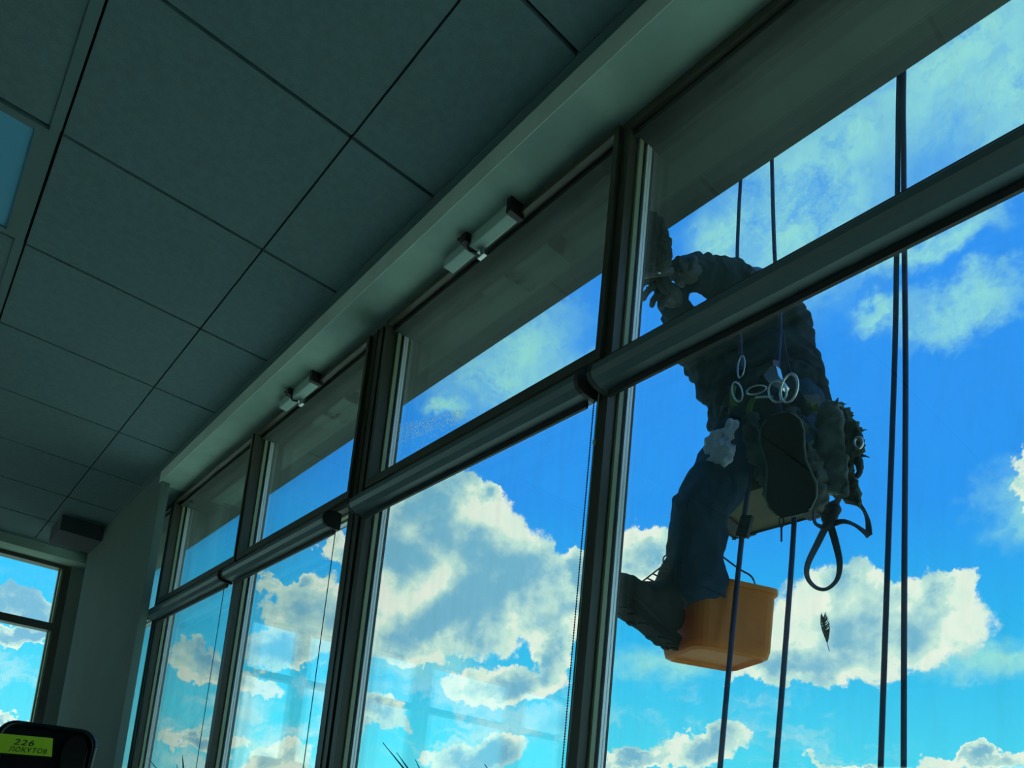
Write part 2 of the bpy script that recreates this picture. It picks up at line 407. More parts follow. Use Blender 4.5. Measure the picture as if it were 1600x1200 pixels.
# ---- windows of the long glazed side
def rails(mb, x0, x1, z0, z1, w, y0, y1, tw=None, bw=None):
    tw = w if tw is None else tw; bw = w if bw is None else bw
    mb.box(x0, x0 + w, y0, y1, z0, z1).box(x1 - w, x1, y0, y1, z0, z1)
    if tw: mb.box(x0 + w, x1 - w, y0, y1, z1 - tw, z1)
    if bw: mb.box(x0 + w, x1 - w, y0, y1, z0, z0 + bw)
def pane(parent, x0, x1, z0, z1):
    # inner and outer sheet with the bright spacer between them, gaskets round the edge
    g = MB()
    g.box(x0 + .004, x1 - .004, -1.2395, -1.2355, z0 + .004, z1 - .004)
    obj('glass_pane', g, GLASS, parent)
    g = MB(); g.box(x0 + .004, x1 - .004, -1.2625, -1.2585, z0 + .004, z1 - .004)
    obj('glass_pane', g, GLASS, parent)
    sp = MB(); rails(sp, x0 + .001, x1 - .001, z0 + .001, z1 - .001, .008, -1.2485, -1.2405); rails(sp, x0 + .001, x1 - .001, z0 + .001, z1 - .001, .008, -1.2575, -1.2505)
    obj('glazing_spacer', sp, M['spacer'], parent)
    gk = MB(); rails(gk, x0, x1, z0, z1, .006, -1.2355, -1.2290); rails(gk, x0, x1, z0, z1, .006, -1.2685, -1.2626)
    obj('gasket', gk, M['gasket'], parent)
    bd = MB(); rails(bd, x0, x1, z0, z1, .007, -1.2288, -1.2150)
    obj('glazing_bead', bd, M['frame2'], parent)
def sidewindow(n, x0, x1, sash):
    w = st(empty('window_%d' % n, ((x0 + x1) / 2, YF, SILL)))
    ub = 1.150 if not sash else 1.168
    fb = MB()
    fb.box(x0, x1, YB, YF, 1.119, ub).box(x0, x1, YB, YF, ZH, ZS + .03).box(x0, x1, YB, YF, SILL - .03, SILL)
    obj('window_frame', fb, M['frame'], w)
    if sash:
        sb = MB(); rails(sb, x0 - .012, x1 + .004, ub - .028, ZH + .012, .016, YF, YF + .016, .018, .028)
        obj('sash', sb, M['frame'], w)
        pane(w, x0 + .006, x1, ub, ZH)
    else: pane(w, x0, x1, ub, ZH)
    pane(w, x0, x1, SILL, 1.119)
    return w
BAYS = [(-2.75, -1.62, False), (-1.52, -.22, False), (-.12, 1.20, False), (1.235, 2.315, True), (2.446, 3.475, True), (3.515, 4.655, True), (4.775, 6.45, False)]
for i, (a, b, s_) in enumerate(BAYS): sidewindow(i + 1, a, b, s_)
# mullions
prev = XB
for i, (a, b) in enumerate([(XB, -2.75), (-1.62, -1.52), (-.22, -.12), (1.20, 1.235), (2.315, 2.446), (3.475, 3.515), (4.655, 4.775), (6.45, 6.93)]):
    mb = MB()
    if b - a > .09 and b - a < .2:
        mb.box(a, a + .030, YB, YF, SILL - .03, ZS + .03).box(a + .030, a + .052, YB, YF - .03, SILL - .03, ZS + .03).box(a + .052, b, YB, YF, SILL - .03, ZS + .03)
        mb.box(a + .085, a + .088, YF, YF + .004, SILL - .03, ZS)
    else: mb.box(a, b, YB, YF, SILL - .03, ZS + .03)
    st(obj('mullion', mb, M['frame']))

# ---- end wall with its windows
def endwall():
    op = [(-1.003, -.48), (.04, .51), (.61, 1.83), (2.01, 3.10), (3.30, 3.98), (4.15, 4.95)]
    wb = MB(); ys = [-1.30] + [v for a in op for v in (a[0] - .05, a[1] + .05)] + [YR]
    for i in range(0, len(ys), 2):
        if ys[i + 1] - ys[i] > .001: wb.box(XE, XE + .12, ys[i], ys[i + 1], FL, ZS)
    for a, b in op: wb.box(XE, XE + .12, a - .05, b + .05, FL, SILL - .03)
    st(obj('wall_end', wb, M['wall']))
    for i, (a, b) in enumerate(op):
        w = st(empty('window_%d' % (8 + i), (XE, (a + b) / 2, SILL)))
        f_ = MB()
        for y0, y1 in ((a - .05, a), (b, b + .05)): f_.box(XE - .005, XE + .10, y0, y1, SILL - .03, ZS)
        f_.box(XE - .005, XE + .10, a, b, SILL - .03, SILL).box(XE - .005, XE + .10, a, b, ZS - .03, ZS)
        f_.box(XE - .005, XE + .10, a, b, 1.255, 1.315)
        obj('window_frame', f_, M['frame'], w)
        obj('window_reveal', MB().box(XE + .012, XE + .099, a - .001, a + .012, SILL, ZS - .03), M['frame2'], w)  # strip on one side only, its pale colour stands for skylight on the reveal
        for z0, z1 in ((SILL, 1.255), (1.315, ZS - .03)):
            s_ = MB()
            for y0, y1 in ((a, a + .022), (b - .022, b)): s_.box(XE + .058, XE + .09, y0, y1, z0, z1)
            obj('glazing_spacer', s_, M['frame2'], w)
            obj('glass_pane', MB().box(XE + .07, XE + .075, a + .022, b - .022, z0, z1), GLASS, w)
endwall()

# ---- outside: eave over the windows, facade above and below, street far below
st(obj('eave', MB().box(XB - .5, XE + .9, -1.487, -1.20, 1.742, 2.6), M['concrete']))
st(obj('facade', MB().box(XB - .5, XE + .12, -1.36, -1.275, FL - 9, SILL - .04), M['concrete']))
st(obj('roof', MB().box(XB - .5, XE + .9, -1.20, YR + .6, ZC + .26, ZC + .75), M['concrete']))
gm = mat('street_ground', (.32, .44, .345), .95, 0, 0, 60, .4, .05)
st(obj('ground', MB().box(-3000, 3000, -3000, 3000, -26, -25.5), gm))

# ---- roller blinds on the transom
def blind(x0, x1, label, cord_at=None):
    t = empty('roller_blind', ((x0 + x1) / 2, -1.148, 1.038), label=label, cat='roller blind', group='roller blind cassettes on the transom')
    prof = [(-1.184, 1.100), (-1.160, 1.104), (-1.134, 1.098), (-1.119, 1.083), (-1.115, 1.064), (-1.122, 1.050), (-1.140, 1.042), (-1.165, 1.040), (-1.184, 1.042)]
    mb = MB(); r0 = [mb.b.verts.new((x0 + .012, y, z)) for y, z in prof]; r1 = [mb.b.verts.new((x1 - .012, y, z)) for y, z in prof]
    mb.skin([r0, r1]); obj('cassette', mb, M['cassette'], t)
    for a, b in ((x0, x0 + .012), (x1 - .012, x1)):
        mb = MB(); cy, cz = -1.149, 1.071
        r0 = [mb.b.verts.new((a, cy + (y - cy) * 1.04, cz + (z - cz) * 1.04)) for y, z in prof]; r1 = [mb.b.verts.new((b, cy + (y - cy) * 1.04, cz + (z - cz) * 1.04)) for y, z in prof]
        mb.skin([r0, r1]); obj('end_cap', mb, M['cap'], t)
    bb = MB().box(x0 + .02, x1 - .02, -1.176, -1.168, 1.026, 1.041); obj('bottom_bar', bb, M['cap'], t)
    if cord_at:
        cx = cord_at; ch = MB(); ch.tube([(cx, -1.178, 1.05), (cx, -1.178, SILL + .1)], .0009, 6)
        z = 1.04
        while z > SILL + .1:
            for xx in (cx,): bmesh.ops.create_icosphere(ch.b, subdivisions=1, radius=.0022, matrix=Matrix.Translation((xx, -1.178, z)))
            z -= .0062
        obj('bead_chain', ch, M['strap'], t)
    return t
blind(-.10, 1.205, 'grey roller blind cassette in front of the window cleaner, nearest the camera')
blind(1.235, 2.325, 'grey roller blind cassette above the large pane full of cloud', 1.2385)
blind(2.50, 3.49, 'grey roller blind cassette on the third window, left of the wide double mullion')
blind(3.53, 4.66, 'grey roller blind cassette nearest the column, at the far end')
for (x, lab) in ((2.515, 'thin dark blind guide wire in the third window'), (3.60, 'thin dark blind guide wire in the window nearest the column')):
    tag(obj('guide_wire', MB().tube([(x, -1.176, 1.05), (x, -1.176, SILL)], .0016, 6), M['strap']), lab, 'wire')
# pull cord on the wide mullion by the cleaner
cd_ = MB().tube(smoothpath([(1.222, -1.176, 1.05), (1.224, -1.176, .9), (1.221, -1.176, .4), (1.223, -1.176, 0)]), .0012, 6)
cd_.ell((1.224, -1.176, .93), (.004, .004, .009))
tag(obj('pull_cord', cd_, M['opener']), 'thin pale pull cord with a bead hanging down the mullion beside the cleaner', 'cord')

# ---- chain openers on the soffit above the sashes
def opener(x0, x1, label):
    t = empty('window_opener', ((x0 + x1) / 2, -1.165, ZS - .045), label=label, cat='window opener', group='window openers above the hinged upper panes')
    L = x1 - x0; xm = x0 + L * .62
    obj('housing', MB().box(x0 + .012, xm - .012, -1.178, -1.140, ZS - .040, ZS - .001, .004), M['opener'], t)
    obj('housing', MB().box(xm + .012, x1, -1.178, -1.140, ZS - .034, ZS - .001, .004), M['opener'], t)
    obj('end_cap', MB().box(x0 - .008, x0 + .012, -1.181, -1.130, ZS - .046, ZS - .001, .002), M['openerd'], t)
    ln = MB().tube([(xm, -1.13, ZS - .012), (xm - .004, -1.145, ZS - .045), (xm - .03, -1.176, ZS - .052)], .0035, 8)
    ln.box(xm - .014, xm + .012, -1.150, -1.120, ZS - .03, ZS - .001, .002).tube([(xm + .02, -1.118, ZS - .012), (xm - .016, -1.122, ZS - .018)], .005, 8)
    obj('lever_arm', ln, M['openerd'], t)
    obj('bracket', MB().box(xm - .045, xm - .012, -1.184, -1.170, ZS - .062, ZS - .036, .002).tube([(xm - .028, -1.172, ZS - .05), (xm - .028, -1.160, ZS - .05)], .006, 10), M['steel'], t)
opener(1.60, 1.93, 'pale two-part window opener under the soffit, the nearer and larger one')
opener(2.83, 3.155, 'pale two-part window opener under the soffit, the farther and smaller one')
# ================================================================ the window cleaner on his ropes
def fwd(x, y): return ray(x, y).normalized()
person = empty('person', at(1195, 690, -1.80), label='person in dark jacket and jeans hanging on ropes outside, cleaning the window', cat='person')
# joints
PEL = at(1200, 668, -1.80); ABD = at(1190, 620, -1.84); CHE = at(1165, 560, -1.90); NEK = at(1168, 515, -1.95); HED = at(1172, 487, -1.94)
SR = at(1218, 508, -1.95); SL = at(1105, 560, -1.90)
ER = at(1140, 440, -1.76); WR = at(1068, 424, -1.52); EL = at(1068, 515, -1.72); WL = at(1047, 462, -1.54)
HIL = at(1165, 690, -1.80); KNL = at(1093, 795, -1.56); ANL = at(1076, 918, -1.60)
HIR = at(1240, 690, -1.84); KNR = at(1240, 700, -1.68); ANR = at(1230, 735, -1.54)
XW = V((1, 0, 0)); ZW = V((0, 0, 1))
def faxis(z, x):
    z = z.normalized(); x = (x - z * x.dot(z)).normalized(); y = z.cross(x); return Matrix((x, y, z)).transposed()
# body, one continuous surface
b = MB()
tor = faxis(CHE - PEL, XW)
b.ell(PEL, (.135, .085, .09), tor).ell(ABD, (.120, .075, .12), tor).ell(CHE, (.145, .080, .15), tor)
b.capsule(SL, SR, .048, .048).capsule(NEK, HED, .055, .055)
for a_, e_, w_ in ((SR, ER, WR), (SL, EL, WL)): b.capsule(a_, e_, .044, .034).capsule(e_, w_, .036, .019)
for h_, k_, a_ in ((HIL, KNL, ANL), (HIR, KNR, ANR)): b.capsule(h_, k_, .074, .050).capsule(k_, a_, .048, .036)
# head: skull, jaw, nose, ears, brow; the face looks at the pane he wipes
face = (at(1120, 470, -1.35) - HED).normalized(); hup = (ZW - face * ZW.dot(face)).normalized(); hs = face.cross(hup)
HR = Matrix((hs, face, hup)).transposed()
def hp(x, y, z): return HED + HR @ V((x, y, z))
b.ell(hp(0, -.008, .030), (.072, .090, .085), HR).ell(hp(0, .030, -.045), (.052, .058, .052), HR).ell(hp(0, .058, -.078), (.024, .022, .018), HR)
b.ell(hp(0, .088, -.012), (.012, .020, .026), HR).ell(hp(0, .072, .030), (.050, .020, .014), HR)
for s_ in (-1, 1): b.ell(hp(.074 * s_, -.005, -.005), (.010, .020, .032), HR).ell(hp(.036 * s_, .066, -.022), (.022, .020, .018), HR)
b.ell(hp(0, .080, -.052), (.024, .012, .006), HR)
bake(b, 'body', M['skin'], person, .007, 3)
for s_ in (-1, 1): obj('eye', MB().ell(hp(.031 * s_, .076, .006), (.012, .010, .009), HR), mat('eye_white', (.5, .5, .48), .3), person, True)
hb = MB().ell(hp(0, -.014, .045), (.084, .100, .082), HR).ell(hp(0, -.06, -.02), (.070, .050, .060), HR)
hb.ell(hp(0, .075, .055), (.058, .050, .008), HR)
bake(hb, 'cap', M['hull'], person, .006, 3)
# jacket
j = MB()
j.ell(at(1172, 553, -1.90), (.195, .125, .175), tor).ell(at(1190, 600, -1.85), (.165, .115, .150), tor).ell(at(1200, 640, -1.81), (.158, .115, .10), tor)
j.capsule(SL, SR, .080, .078).capsule(at(1238, 520, -1.93), at(1262, 600, -1.86), .050, .052)
j.capsule(at(1092, 555, -1.88), at(1125, 620, -1.86), .060, .045).capsule(at(1132, 640, -1.84), at(1132, 652, -1.84), .052, .052)
j.capsule(at(1262, 600, -1.84), at(1268, 622, -1.84), .046, .044)
j.capsule(NEK, HED + (NEK - HED) * .35, .075, .070)
j.capsule(SR, ER, .082, .062).capsule(ER, at(1078, 424, -1.56), .060, .043)
j.capsule(SL, EL, .078, .056).capsule(EL, at(1051, 468, -1.57), .052, .040)
bake(j, 'jacket', M['jacket'], person, .010, 4, .014, .055)
# trousers
t = MB()
t.ell(PEL, (.165, .115, .105), tor)
t.capsule(HIL, KNL, .098, .073, 20).capsule(KNL, at(1084, 870, -1.59), .074, .078, 20).capsule(at(1084, 868, -1.59), at(1089, 905, -1.60), .078, .080, 20)
t.capsule(HIR, KNR, .100, .074, 20).capsule(KNR, at(1230, 718, -1.61), .076, .068, 20)
bake(t, 'trousers', M['jeans'], person, .009, 3, .010, .06)
# hem of the lower trouser leg: a flared open cuff
d = (ANL - KNL).normalized(); a_ = (XW - d * XW.dot(d)).normalized(); c_ = d.cross(a_)
hm = MB(); rr = []
for s_, r0 in ((0, .078), (.03, .081), (.070, .088), (.073, .084), (.03, .075), (0, .070)):
    ctr = at(1088, 893, -1.60) + d * s_
    rr.append([hm.b.verts.new(ctr + a_ * r0 * math.cos(2 * PI * i / 28) * 1.0 + c_ * r0 * math.sin(2 * PI * i / 28) + d * (s_ * .45 * math.sin(2 * PI * i / 28 + .6)) + d.orthogonal() * .002 * math.sin(5 * 2 * PI * i / 28)) for i in range(28)])
hm.skin(rr, cap=False); obj('trouser_hem', hm, M['jeans'], person, True)

def boot(ankle, toe, up, name, length=.285, sole_w=None, tf=1.0):
    """toe: direction the boot points, up: direction of the shin; origin at the ankle centre"""
    toe = toe.normalized(); up = (up - toe * up.dot(toe)).normalized(); sd = toe.cross(up)
    R_ = Matrix((toe, sd, up)).transposed()
    def q(x, y, z): return ankle + R_ @ V((x, y, z))
    L = length; s = L / .285
    u = MB()
    u.ell(q(-.012 * s - .03 * (tf < 1), 0, -.055), (.062 * s, .042 * s, .050), R_).ell(q(.060 * s * tf, 0, -.058), (.075 * s * tf, .043 * s, .040), R_).ell(q(.130 * s * tf ** 2.2, 0, -.066), (.068 * s * tf, .047 * s, .034), R_)
    u.capsule(q(0, 0, -.03), q(-.012, 0, .075), .048, .052).capsule(q(.02, 0, -.02), q(.08 * s, 0, -.05), .040, .036)
    up_ = bake(u, name, M['boot'], person, .006, 3, .003, .03)
    w = sole_w or [(-.078, .012), (-.070, .028), (-.045, .037), (-.01, .036), (.03, .031), (.07, .036), (.12, .046), (.155, .045), (.185, .034), (.200, .016)]
    pts = [q(x * s, y, -.112) for x, y in w] + [q(x * s, -y, -.112) for x, y in reversed(w)]
    sl = MB().prism(pts, R_ @ V((0, 0, .026)))
    for x, y in w[1:-1]:
        if .015 < x < .05: continue
        for sy in (-1, 1):
            sl.box(-.007, .007, -.3 * y, .3 * y, -.004, .003, 0, R_, q(x * s, sy * y * .58, -.1255))
    obj('sole', sl, M['sole'], up_)
    wl = MB(); loop = [q(x * s, y * 1.03, -.0985) for x, y in w] + [q(x * s, -y * 1.03, -.0985) for x, y in reversed(w)]
    wl.tube(loop + [loop[0]], .0042, 6, cap=False); obj('welt', wl, M['welt'] if sole_w else M['boot'], up_)
    lc = MB()
    for k in range(5):
        x = .035 + .014 * k; z = .045 - .020 * k
        lc.tube([q(x + .012, -.02, z), q(x + .020, 0, z + .006), q(x + .012, .02, z)], .0022, 6)
    obj('laces', lc, M['strap'], up_)
    return up_, q
# boot braced against the mullion
toeA = at(966, 893, -1.335) - at(1052, 962, -1.57)
upA = at(1078, 880, -1.60) - at(1052, 950, -1.57)
bo, qa = boot(at(1046, 926, -1.55), toeA, upA, 'boot', .30)
cf = MB().capsule(at(1058, 900, -1.58), at(1052, 930, -1.565), .052, .050)
bake(cf, 'boot_cuff', M['bootc'], bo, .007, 3, .004, .02)
obj('pull_loop', MB().tube(smoothpath([at(1044, 888, -1.555), at(1037, 880, -1.552), at(1037, 871, -1.55), at(1043, 868, -1.55), at(1048, 876, -1.555)]), .0022, 6), M['strap'], bo, True)
# boot held up with its sole towards the room
vd = fwd(1228, 720); toeB = at(1214, 648, -1.50) - at(1238, 796, -1.50); toeB = toeB - vd * toeB.dot(vd)
wB = [(-.112, .012), (-.104, .036), (-.083, .050), (-.055, .054), (-.025, .046), (.005, .039), (.035, .041), (.065, .045), (.090, .041), (.106, .028), (.114, .010)]
side = toeB.normalized().cross(vd)
bo2, qb = boot(at(1229, 728, -1.50) + vd * .112, toeB, vd, 'boot', .285, wB, .72)
# loose trouser cloth framing the raised boot, paler than the jeans
for pts, nm in (([(1172, 655), (1175, 690), (1181, 712), (1194, 735), (1203, 768)], 'trouser_fold'), ([(1242, 650), (1256, 700), (1270, 735), (1280, 755), (1277, 782)], 'trouser_fold')):
    q_ = MB()
    pp = [at(x, y, -1.60) for x, y in pts]
    for a1, a2 in zip(pp, pp[1:]): q_.capsule(a1, a2, .020, .018)
    bake(q_, nm, mat('fold_cloth', (.10, .13, .12), .9, 0, .6, 70, .7, 22), person, .005, 2, .012, .022)

# hands in gloves: palm, four fingers, thumb
def hand(wrist, palmdir, normal, curl, spread, name, flip=1):
    palmdir = palmdir.normalized(); normal = (normal - palmdir * normal.dot(palmdir)).normalized(); sd = palmdir.cross(normal) * flip
    R_ = Matrix((palmdir, sd, normal)).transposed()
    def q(x, y, z): return wrist + R_ @ V((x, y, z))
    g = MB(); g.capsule(q(-.06, 0, 0), q(.012, 0, 0), .031, .030)
    g.ell(q(.048, 0, 0), (.052, .044, .018), R_)
    for i, (y, L) in enumerate(((-.032, .066), (-.011, .076), (.011, .072), (.031, .058))):
        p = V((.085, y, 0)); ang = 0; r_ = .0105
        for k, fr_ in enumerate((.45, .32, .23)):
            ang += curl * (1 + .12 * i)
            n_ = p + V((math.cos(ang), spread * (i - 1.5) * .12, -math.sin(ang))) * L * fr_
            g.capsule(q(*p), q(*n_), r_, r_ * .92, 12, 4); p = n_; r_ *= .93
    p = V((.020, -.034, -.004))
    for k, (dx, dy, dz) in enumerate(((.026, -.020, -.010), (.026, -.006, -.016), (.020, .004, -.012))):
        n_ = p + V((dx, dy, dz)); g.capsule(q(*p), q(*n_), .0125 - .001 * k, .0115 - .001 * k, 12, 4); p = n_
    return bake(g, name, M['glove'], person, .0032, 2)
hand(at(1066, 423, -1.51), at(1028, 417, -1.385) - at(1066, 423, -1.51), V((.3, .2, 1)), .75, .6, 'glove', 1)
hand(at(1048, 462, -1.54), at(1028, 428, -1.40) - at(1048, 462, -1.54), V((-.8, .3, .3)), .70, .6, 'glove', -1)

# harness, belt and hardware
hn = MB()
bel = [at(x, y, Y) for x, y, Y in ((1122, 652, -1.80), (1140, 640, -1.71), (1170, 634, -1.685), (1210, 634, -1.675), (1250, 632, -1.69), (1282, 630, -1.76))]
hn.ribbon(smoothpath(bel), .045, .006, [V((0, .1, 1))] * 31)
for pts in ([(1140, 545, -1.79), (1146, 590, -1.74), (1150, 640, -1.70), (1148, 690, -1.69)], [(1215, 520, -1.80), (1222, 570, -1.735), (1236, 610, -1.69), (1262, 650, -1.67)], [(1120, 560, -1.80), (1180, 560, -1.755), (1235, 545, -1.80)]):
    hn.ribbon(smoothpath([at(*p) for p in pts]), .035, .005, [V((1, 0, .1))] * 25 if abs(pts[0][1] - pts[-1][1]) > 30 else [V((0, 0, 1))] * 25)
obj('harness', hn, M['harness'], person)
for pts in ([(1178, 622, -1.655), (1172, 634, -1.65), (1170, 650, -1.65)], [(1262, 632, -1.66), (1272, 634, -1.655), (1278, 642, -1.655)], [(1146, 604, -1.68), (1144, 620, -1.675), (1148, 634, -1.67)]):
    obj('webbing_loop', MB().ribbon(smoothpath([at(*p) for p in pts]), .016, .004, [V((.8, 0, .6))] * 13), M['webgreen'], person)
# carabiners and rope device
def biner(c, r1, r2, R_, rad=.004, name='carabiner'):
    rad *= .68
    pts = [c + R_ @ V((r1 * math.cos(a), 0, r2 * math.sin(a))) for a in [2 * PI * i / 20 for i in range(21)]]
    obj(name, MB().tube(pts, rad, 8, cap=False), M['steel'], person, True)
Rv = faxis(ZW, XW)
biner(at(1158, 573, -1.66), .011, .032, Rv, .0035)
biner(at(1152, 612, -1.665), .014, .030, faxis(V((.3, .2, 1)), XW), .0035)
biner(at(1215, 612, -1.62), .022, .030, faxis(V((.5, .3, 1)), XW), .0045)
biner(at(1233, 607, -1.615), .020, .034, faxis(V((-.3, .2, 1)), V((.8, .5, 0))), .005)
biner(at(1182, 609, -1.64), .012, .028, faxis(V((1, .1, .2)), ZW), .0035)
dv = MB().prism([at(x, y, -1.63) for x, y in ((1196, 590), (1208, 575), (1216, 574), (1220, 590), (1230, 604), (1226, 612), (1212, 606), (1204, 600))], V((.0, .022, 0)))
obj('descender', dv, M['steel'], person)
dv = MB().box(-.028, .028, -.014, .014, -.012, .012, .004, faxis(V((0, .3, 1)), V((1, -.1, .2))), at(1200, 577, -1.64))
obj('descender_cam', dv, mat('dark_steel', (.06, .06, .06), .4, .6), person)
obj('bar', MB().tube([at(1181, 621, -1.65), at(1207, 620, -1.65)], .004, 8), M['steel'], person)

# ---- things he holds, sits on or carries
sq = empty('washer_applicator', at(1020, 400, -1.36), label='dark fuzzy washer sleeve on a short handle pressed against the pane in his hands', cat='window washer')
w_ = MB().capsule(at(1018, 357, -1.335), at(1030, 402, -1.335), .034, .034)
w_.ell(at(1012, 400, -1.335), (.030, .030, .030)).ell(at(1036, 382, -1.335), (.022, .022, .026))
bake(w_, 'sleeve', mat('dark_fleece', (.022, .028, .022), 1, 0, 1, 150), sq, .005, 2, .007, .012)
hd = MB().tube([at(1003, 428, -1.335), at(1012, 427, -1.345), at(1050, 424, -1.41)], [.014, .011, .010], 12)
obj('handle', hd, M['openerd'], sq, True)
obj('clamp', MB().tube([at(1030, 418, -1.355), at(1032, 425, -1.358)], .006, 8), M['steel'], sq, True)

bd_ = MB(); c0, c1 = at(1150, 815, -1.80), at(1268, 760, -1.80)
ax = (c1 - c0); ax.z *= .3; ax = ax.normalized(); cc = at(1186, 790, -1.80)
Rb = faxis(ZW + V((0, -.12, 0)), ax)
seat = empty('seat_board', cc, label='worn wooden rope seat board under the cleaner', cat='seat')
obj('board', MB().box(-.145, .145, -.10, .10, -.012, .012, .008, Rb, cc), M['board'], seat)
for sx in (-.11, .11):
    e0 = cc + Rb @ V((sx, 0, -.016)); sp = MB()
    sp.ribbon(smoothpath([cc + Rb @ V((sx, -.125, .04)), cc + Rb @ V((sx, -.118, -.012)), e0, cc + Rb @ V((sx, .118, -.012)), cc + Rb @ V((sx * .9, .125, .05))]), .04, .004, [ax] * 25)
    obj('seat_strap', sp, M['strap'], seat)
tg = MB().prism([at(x, y, -1.66) for x, y in ((1160, 806), (1177, 806), (1168, 841), (1151, 838))], V((0, .012, 0)))
tag(obj('rope_protector', tg, M['strap']), 'flat dark flap around the rope just below the seat board', 'rope protector')

def rope(pts, label, r=.0058, n=10, k=5, tail=False):
    if tail:            # the straight free end below the frame runs on in the same direction
        q_ = smoothpath(pts[1:], k); d_ = (q_[0] - q_[2]).normalized() if pts[0].z < pts[1].z else None
        q_ = [q_[0] + d_ * 3.0, q_[0] + d_ * .02] + q_
    else: q_ = smoothpath(pts, k)
    o = obj('rope', MB().tube(q_, r, n), M['rope'], None, True)
    return tag(o, label, 'rope', 'ropes hanging down the facade')
def top(x, y, Y, z=3.2):
    p = at(x, y, Y); return V((p.x, p.y, z))
pA = [at(1412, 1200, -1.55), at(1413, 900, -1.55), at(1415, 600, -1.55), at(1413, 380, -1.55), at(1412, 240, -1.55), at(1412, 112, -1.55)]
rope([V((pA[0].x, pA[0].y, -4))] + pA + [top(1412, 112, -1.56, 2.5)], 'thin dark rope hanging straight, rightmost of all the ropes', .0058, tail=True)
pB = [at(1376, 1200, -1.55), at(1388, 850, -1.55), at(1398, 560, -1.55), at(1401, 400, -1.55), at(1403, 250, -1.55), at(1405, 112, -1.55)]
rope([pB[0] + V((.02, 0, -3))] + pB + [top(1405, 112, -1.56, 2.5)], 'thin dark rope just left of the rightmost one, meeting it near the eave', .0058, tail=True)
pC = [at(1158, 560, -1.70), at(1152, 425, -1.74), at(1154, 340, -1.76), at(1157, 285, -1.77)]
rope([at(1157, 572, -1.665)] + pC + [pC[-1] * 2 - pC[-2]], 'dark rope running up from the chest clip to the eave, left of the upper two', .0056)
pD = [at(1214, 580, -1.64), at(1219, 500, -1.68), at(1211, 408, -1.73), at(1208, 330, -1.74), at(1206, 250, -1.75)]
rope(pD + [pD[-1] * 2 - pD[-2]], 'dark rope running up from the metal descender, right of the upper two', .0056)
rope([V((0, 0, -9)), at(1125, 1200, -1.60), at(1143, 1000, -1.63), at(1157, 860, -1.655), at(1162, 815, -1.67), at(1174, 730, -1.70)], 'dark rope hanging down in front of the orange bucket', .0068, tail=True)
rope([V((0, 0, -9)), at(1212, 1200, -1.56), at(1228, 1000, -1.60), at(1241, 810, -1.66), at(1238, 740, -1.70), at(1216, 625, -1.66)], 'dark rope hanging from the raised boot down past the right of the bucket', .0064, tail=True)

# orange bucket
bk = empty('bucket', at(1130, 1040, -1.80), label='orange rectangular plastic bucket hanging below the cleaner', cat='bucket')
bN = at(1150, 1050, -1.85); bL = ray(1029, 1035); bL = bL * (bN.z / bL.z); bR_ = ray(1213, 1030); bR_ = bR_ * (bN.z / bR_.z)
e1 = bR_ - bN; e2 = bL - bN; e1n = e1.normalized(); e2n = (e2 - e1n * e2.dot(e1n)).normalized()
BC = bN + e1 * .5 + e2 * .5; HX = e1.length / 2 + .006; HY = e2.length / 2 + .006; BH = .192
BR = Matrix((e1n, e2n, e1n.cross(e2n) if e1n.cross(e2n).z > 0 else -e1n.cross(e2n))).transposed()
def bucketring(z, hx, hy, r, n=5):
    out = []
    for qx, qy, a0 in ((1, 1, 0), (-1, 1, 90), (-1, -1, 180), (1, -1, 270)):
        for i in range(n):
            a = math.radians(a0 + 90 * i / (n - 1)); out.append((qx * (hx - r) + r * math.cos(a), qy * (hy - r) + r * math.sin(a), z))
    return out
mb = MB(); rings = []
for z, g, r in ((.010, -.022, .03), (0, -.014, .03), (.006, -.004, .035), (.025, 0, .035), (BH - .014, .003, .035), (BH - .013, .009, .038), (BH, .010, .038), (BH + .002, .004, .036), (BH - .002, -.002, .034), (.014, -.006, .03), (.014, -.02, .03)):
    rings.append([mb.b.verts.new(BC + BR @ V(p)) for p in bucketring(z, HX + g, HY + g, r)])
mb.skin(rings); obj('shell', mb, M['bucket'], bk)
lug = [BC + BR @ V((sx * (HX + .008), -HY * .35, BH - .008)) for sx in (1, -1)]
bl = MB().tube(smoothpath([lug[0], at(1178, 908, -1.88), at(1172, 899, -1.88), at(1155, 889, -1.88), at(1128, 869, -1.88), at(1100, 846, -1.88), at(1070, 850, -1.86), lug[1] + V((0, 0, .05)), lug[1]]), .0028, 8)
obj('bail_handle', bl, mat('bail_wire', (.03, .03, .04), .5, .3), bk, True)

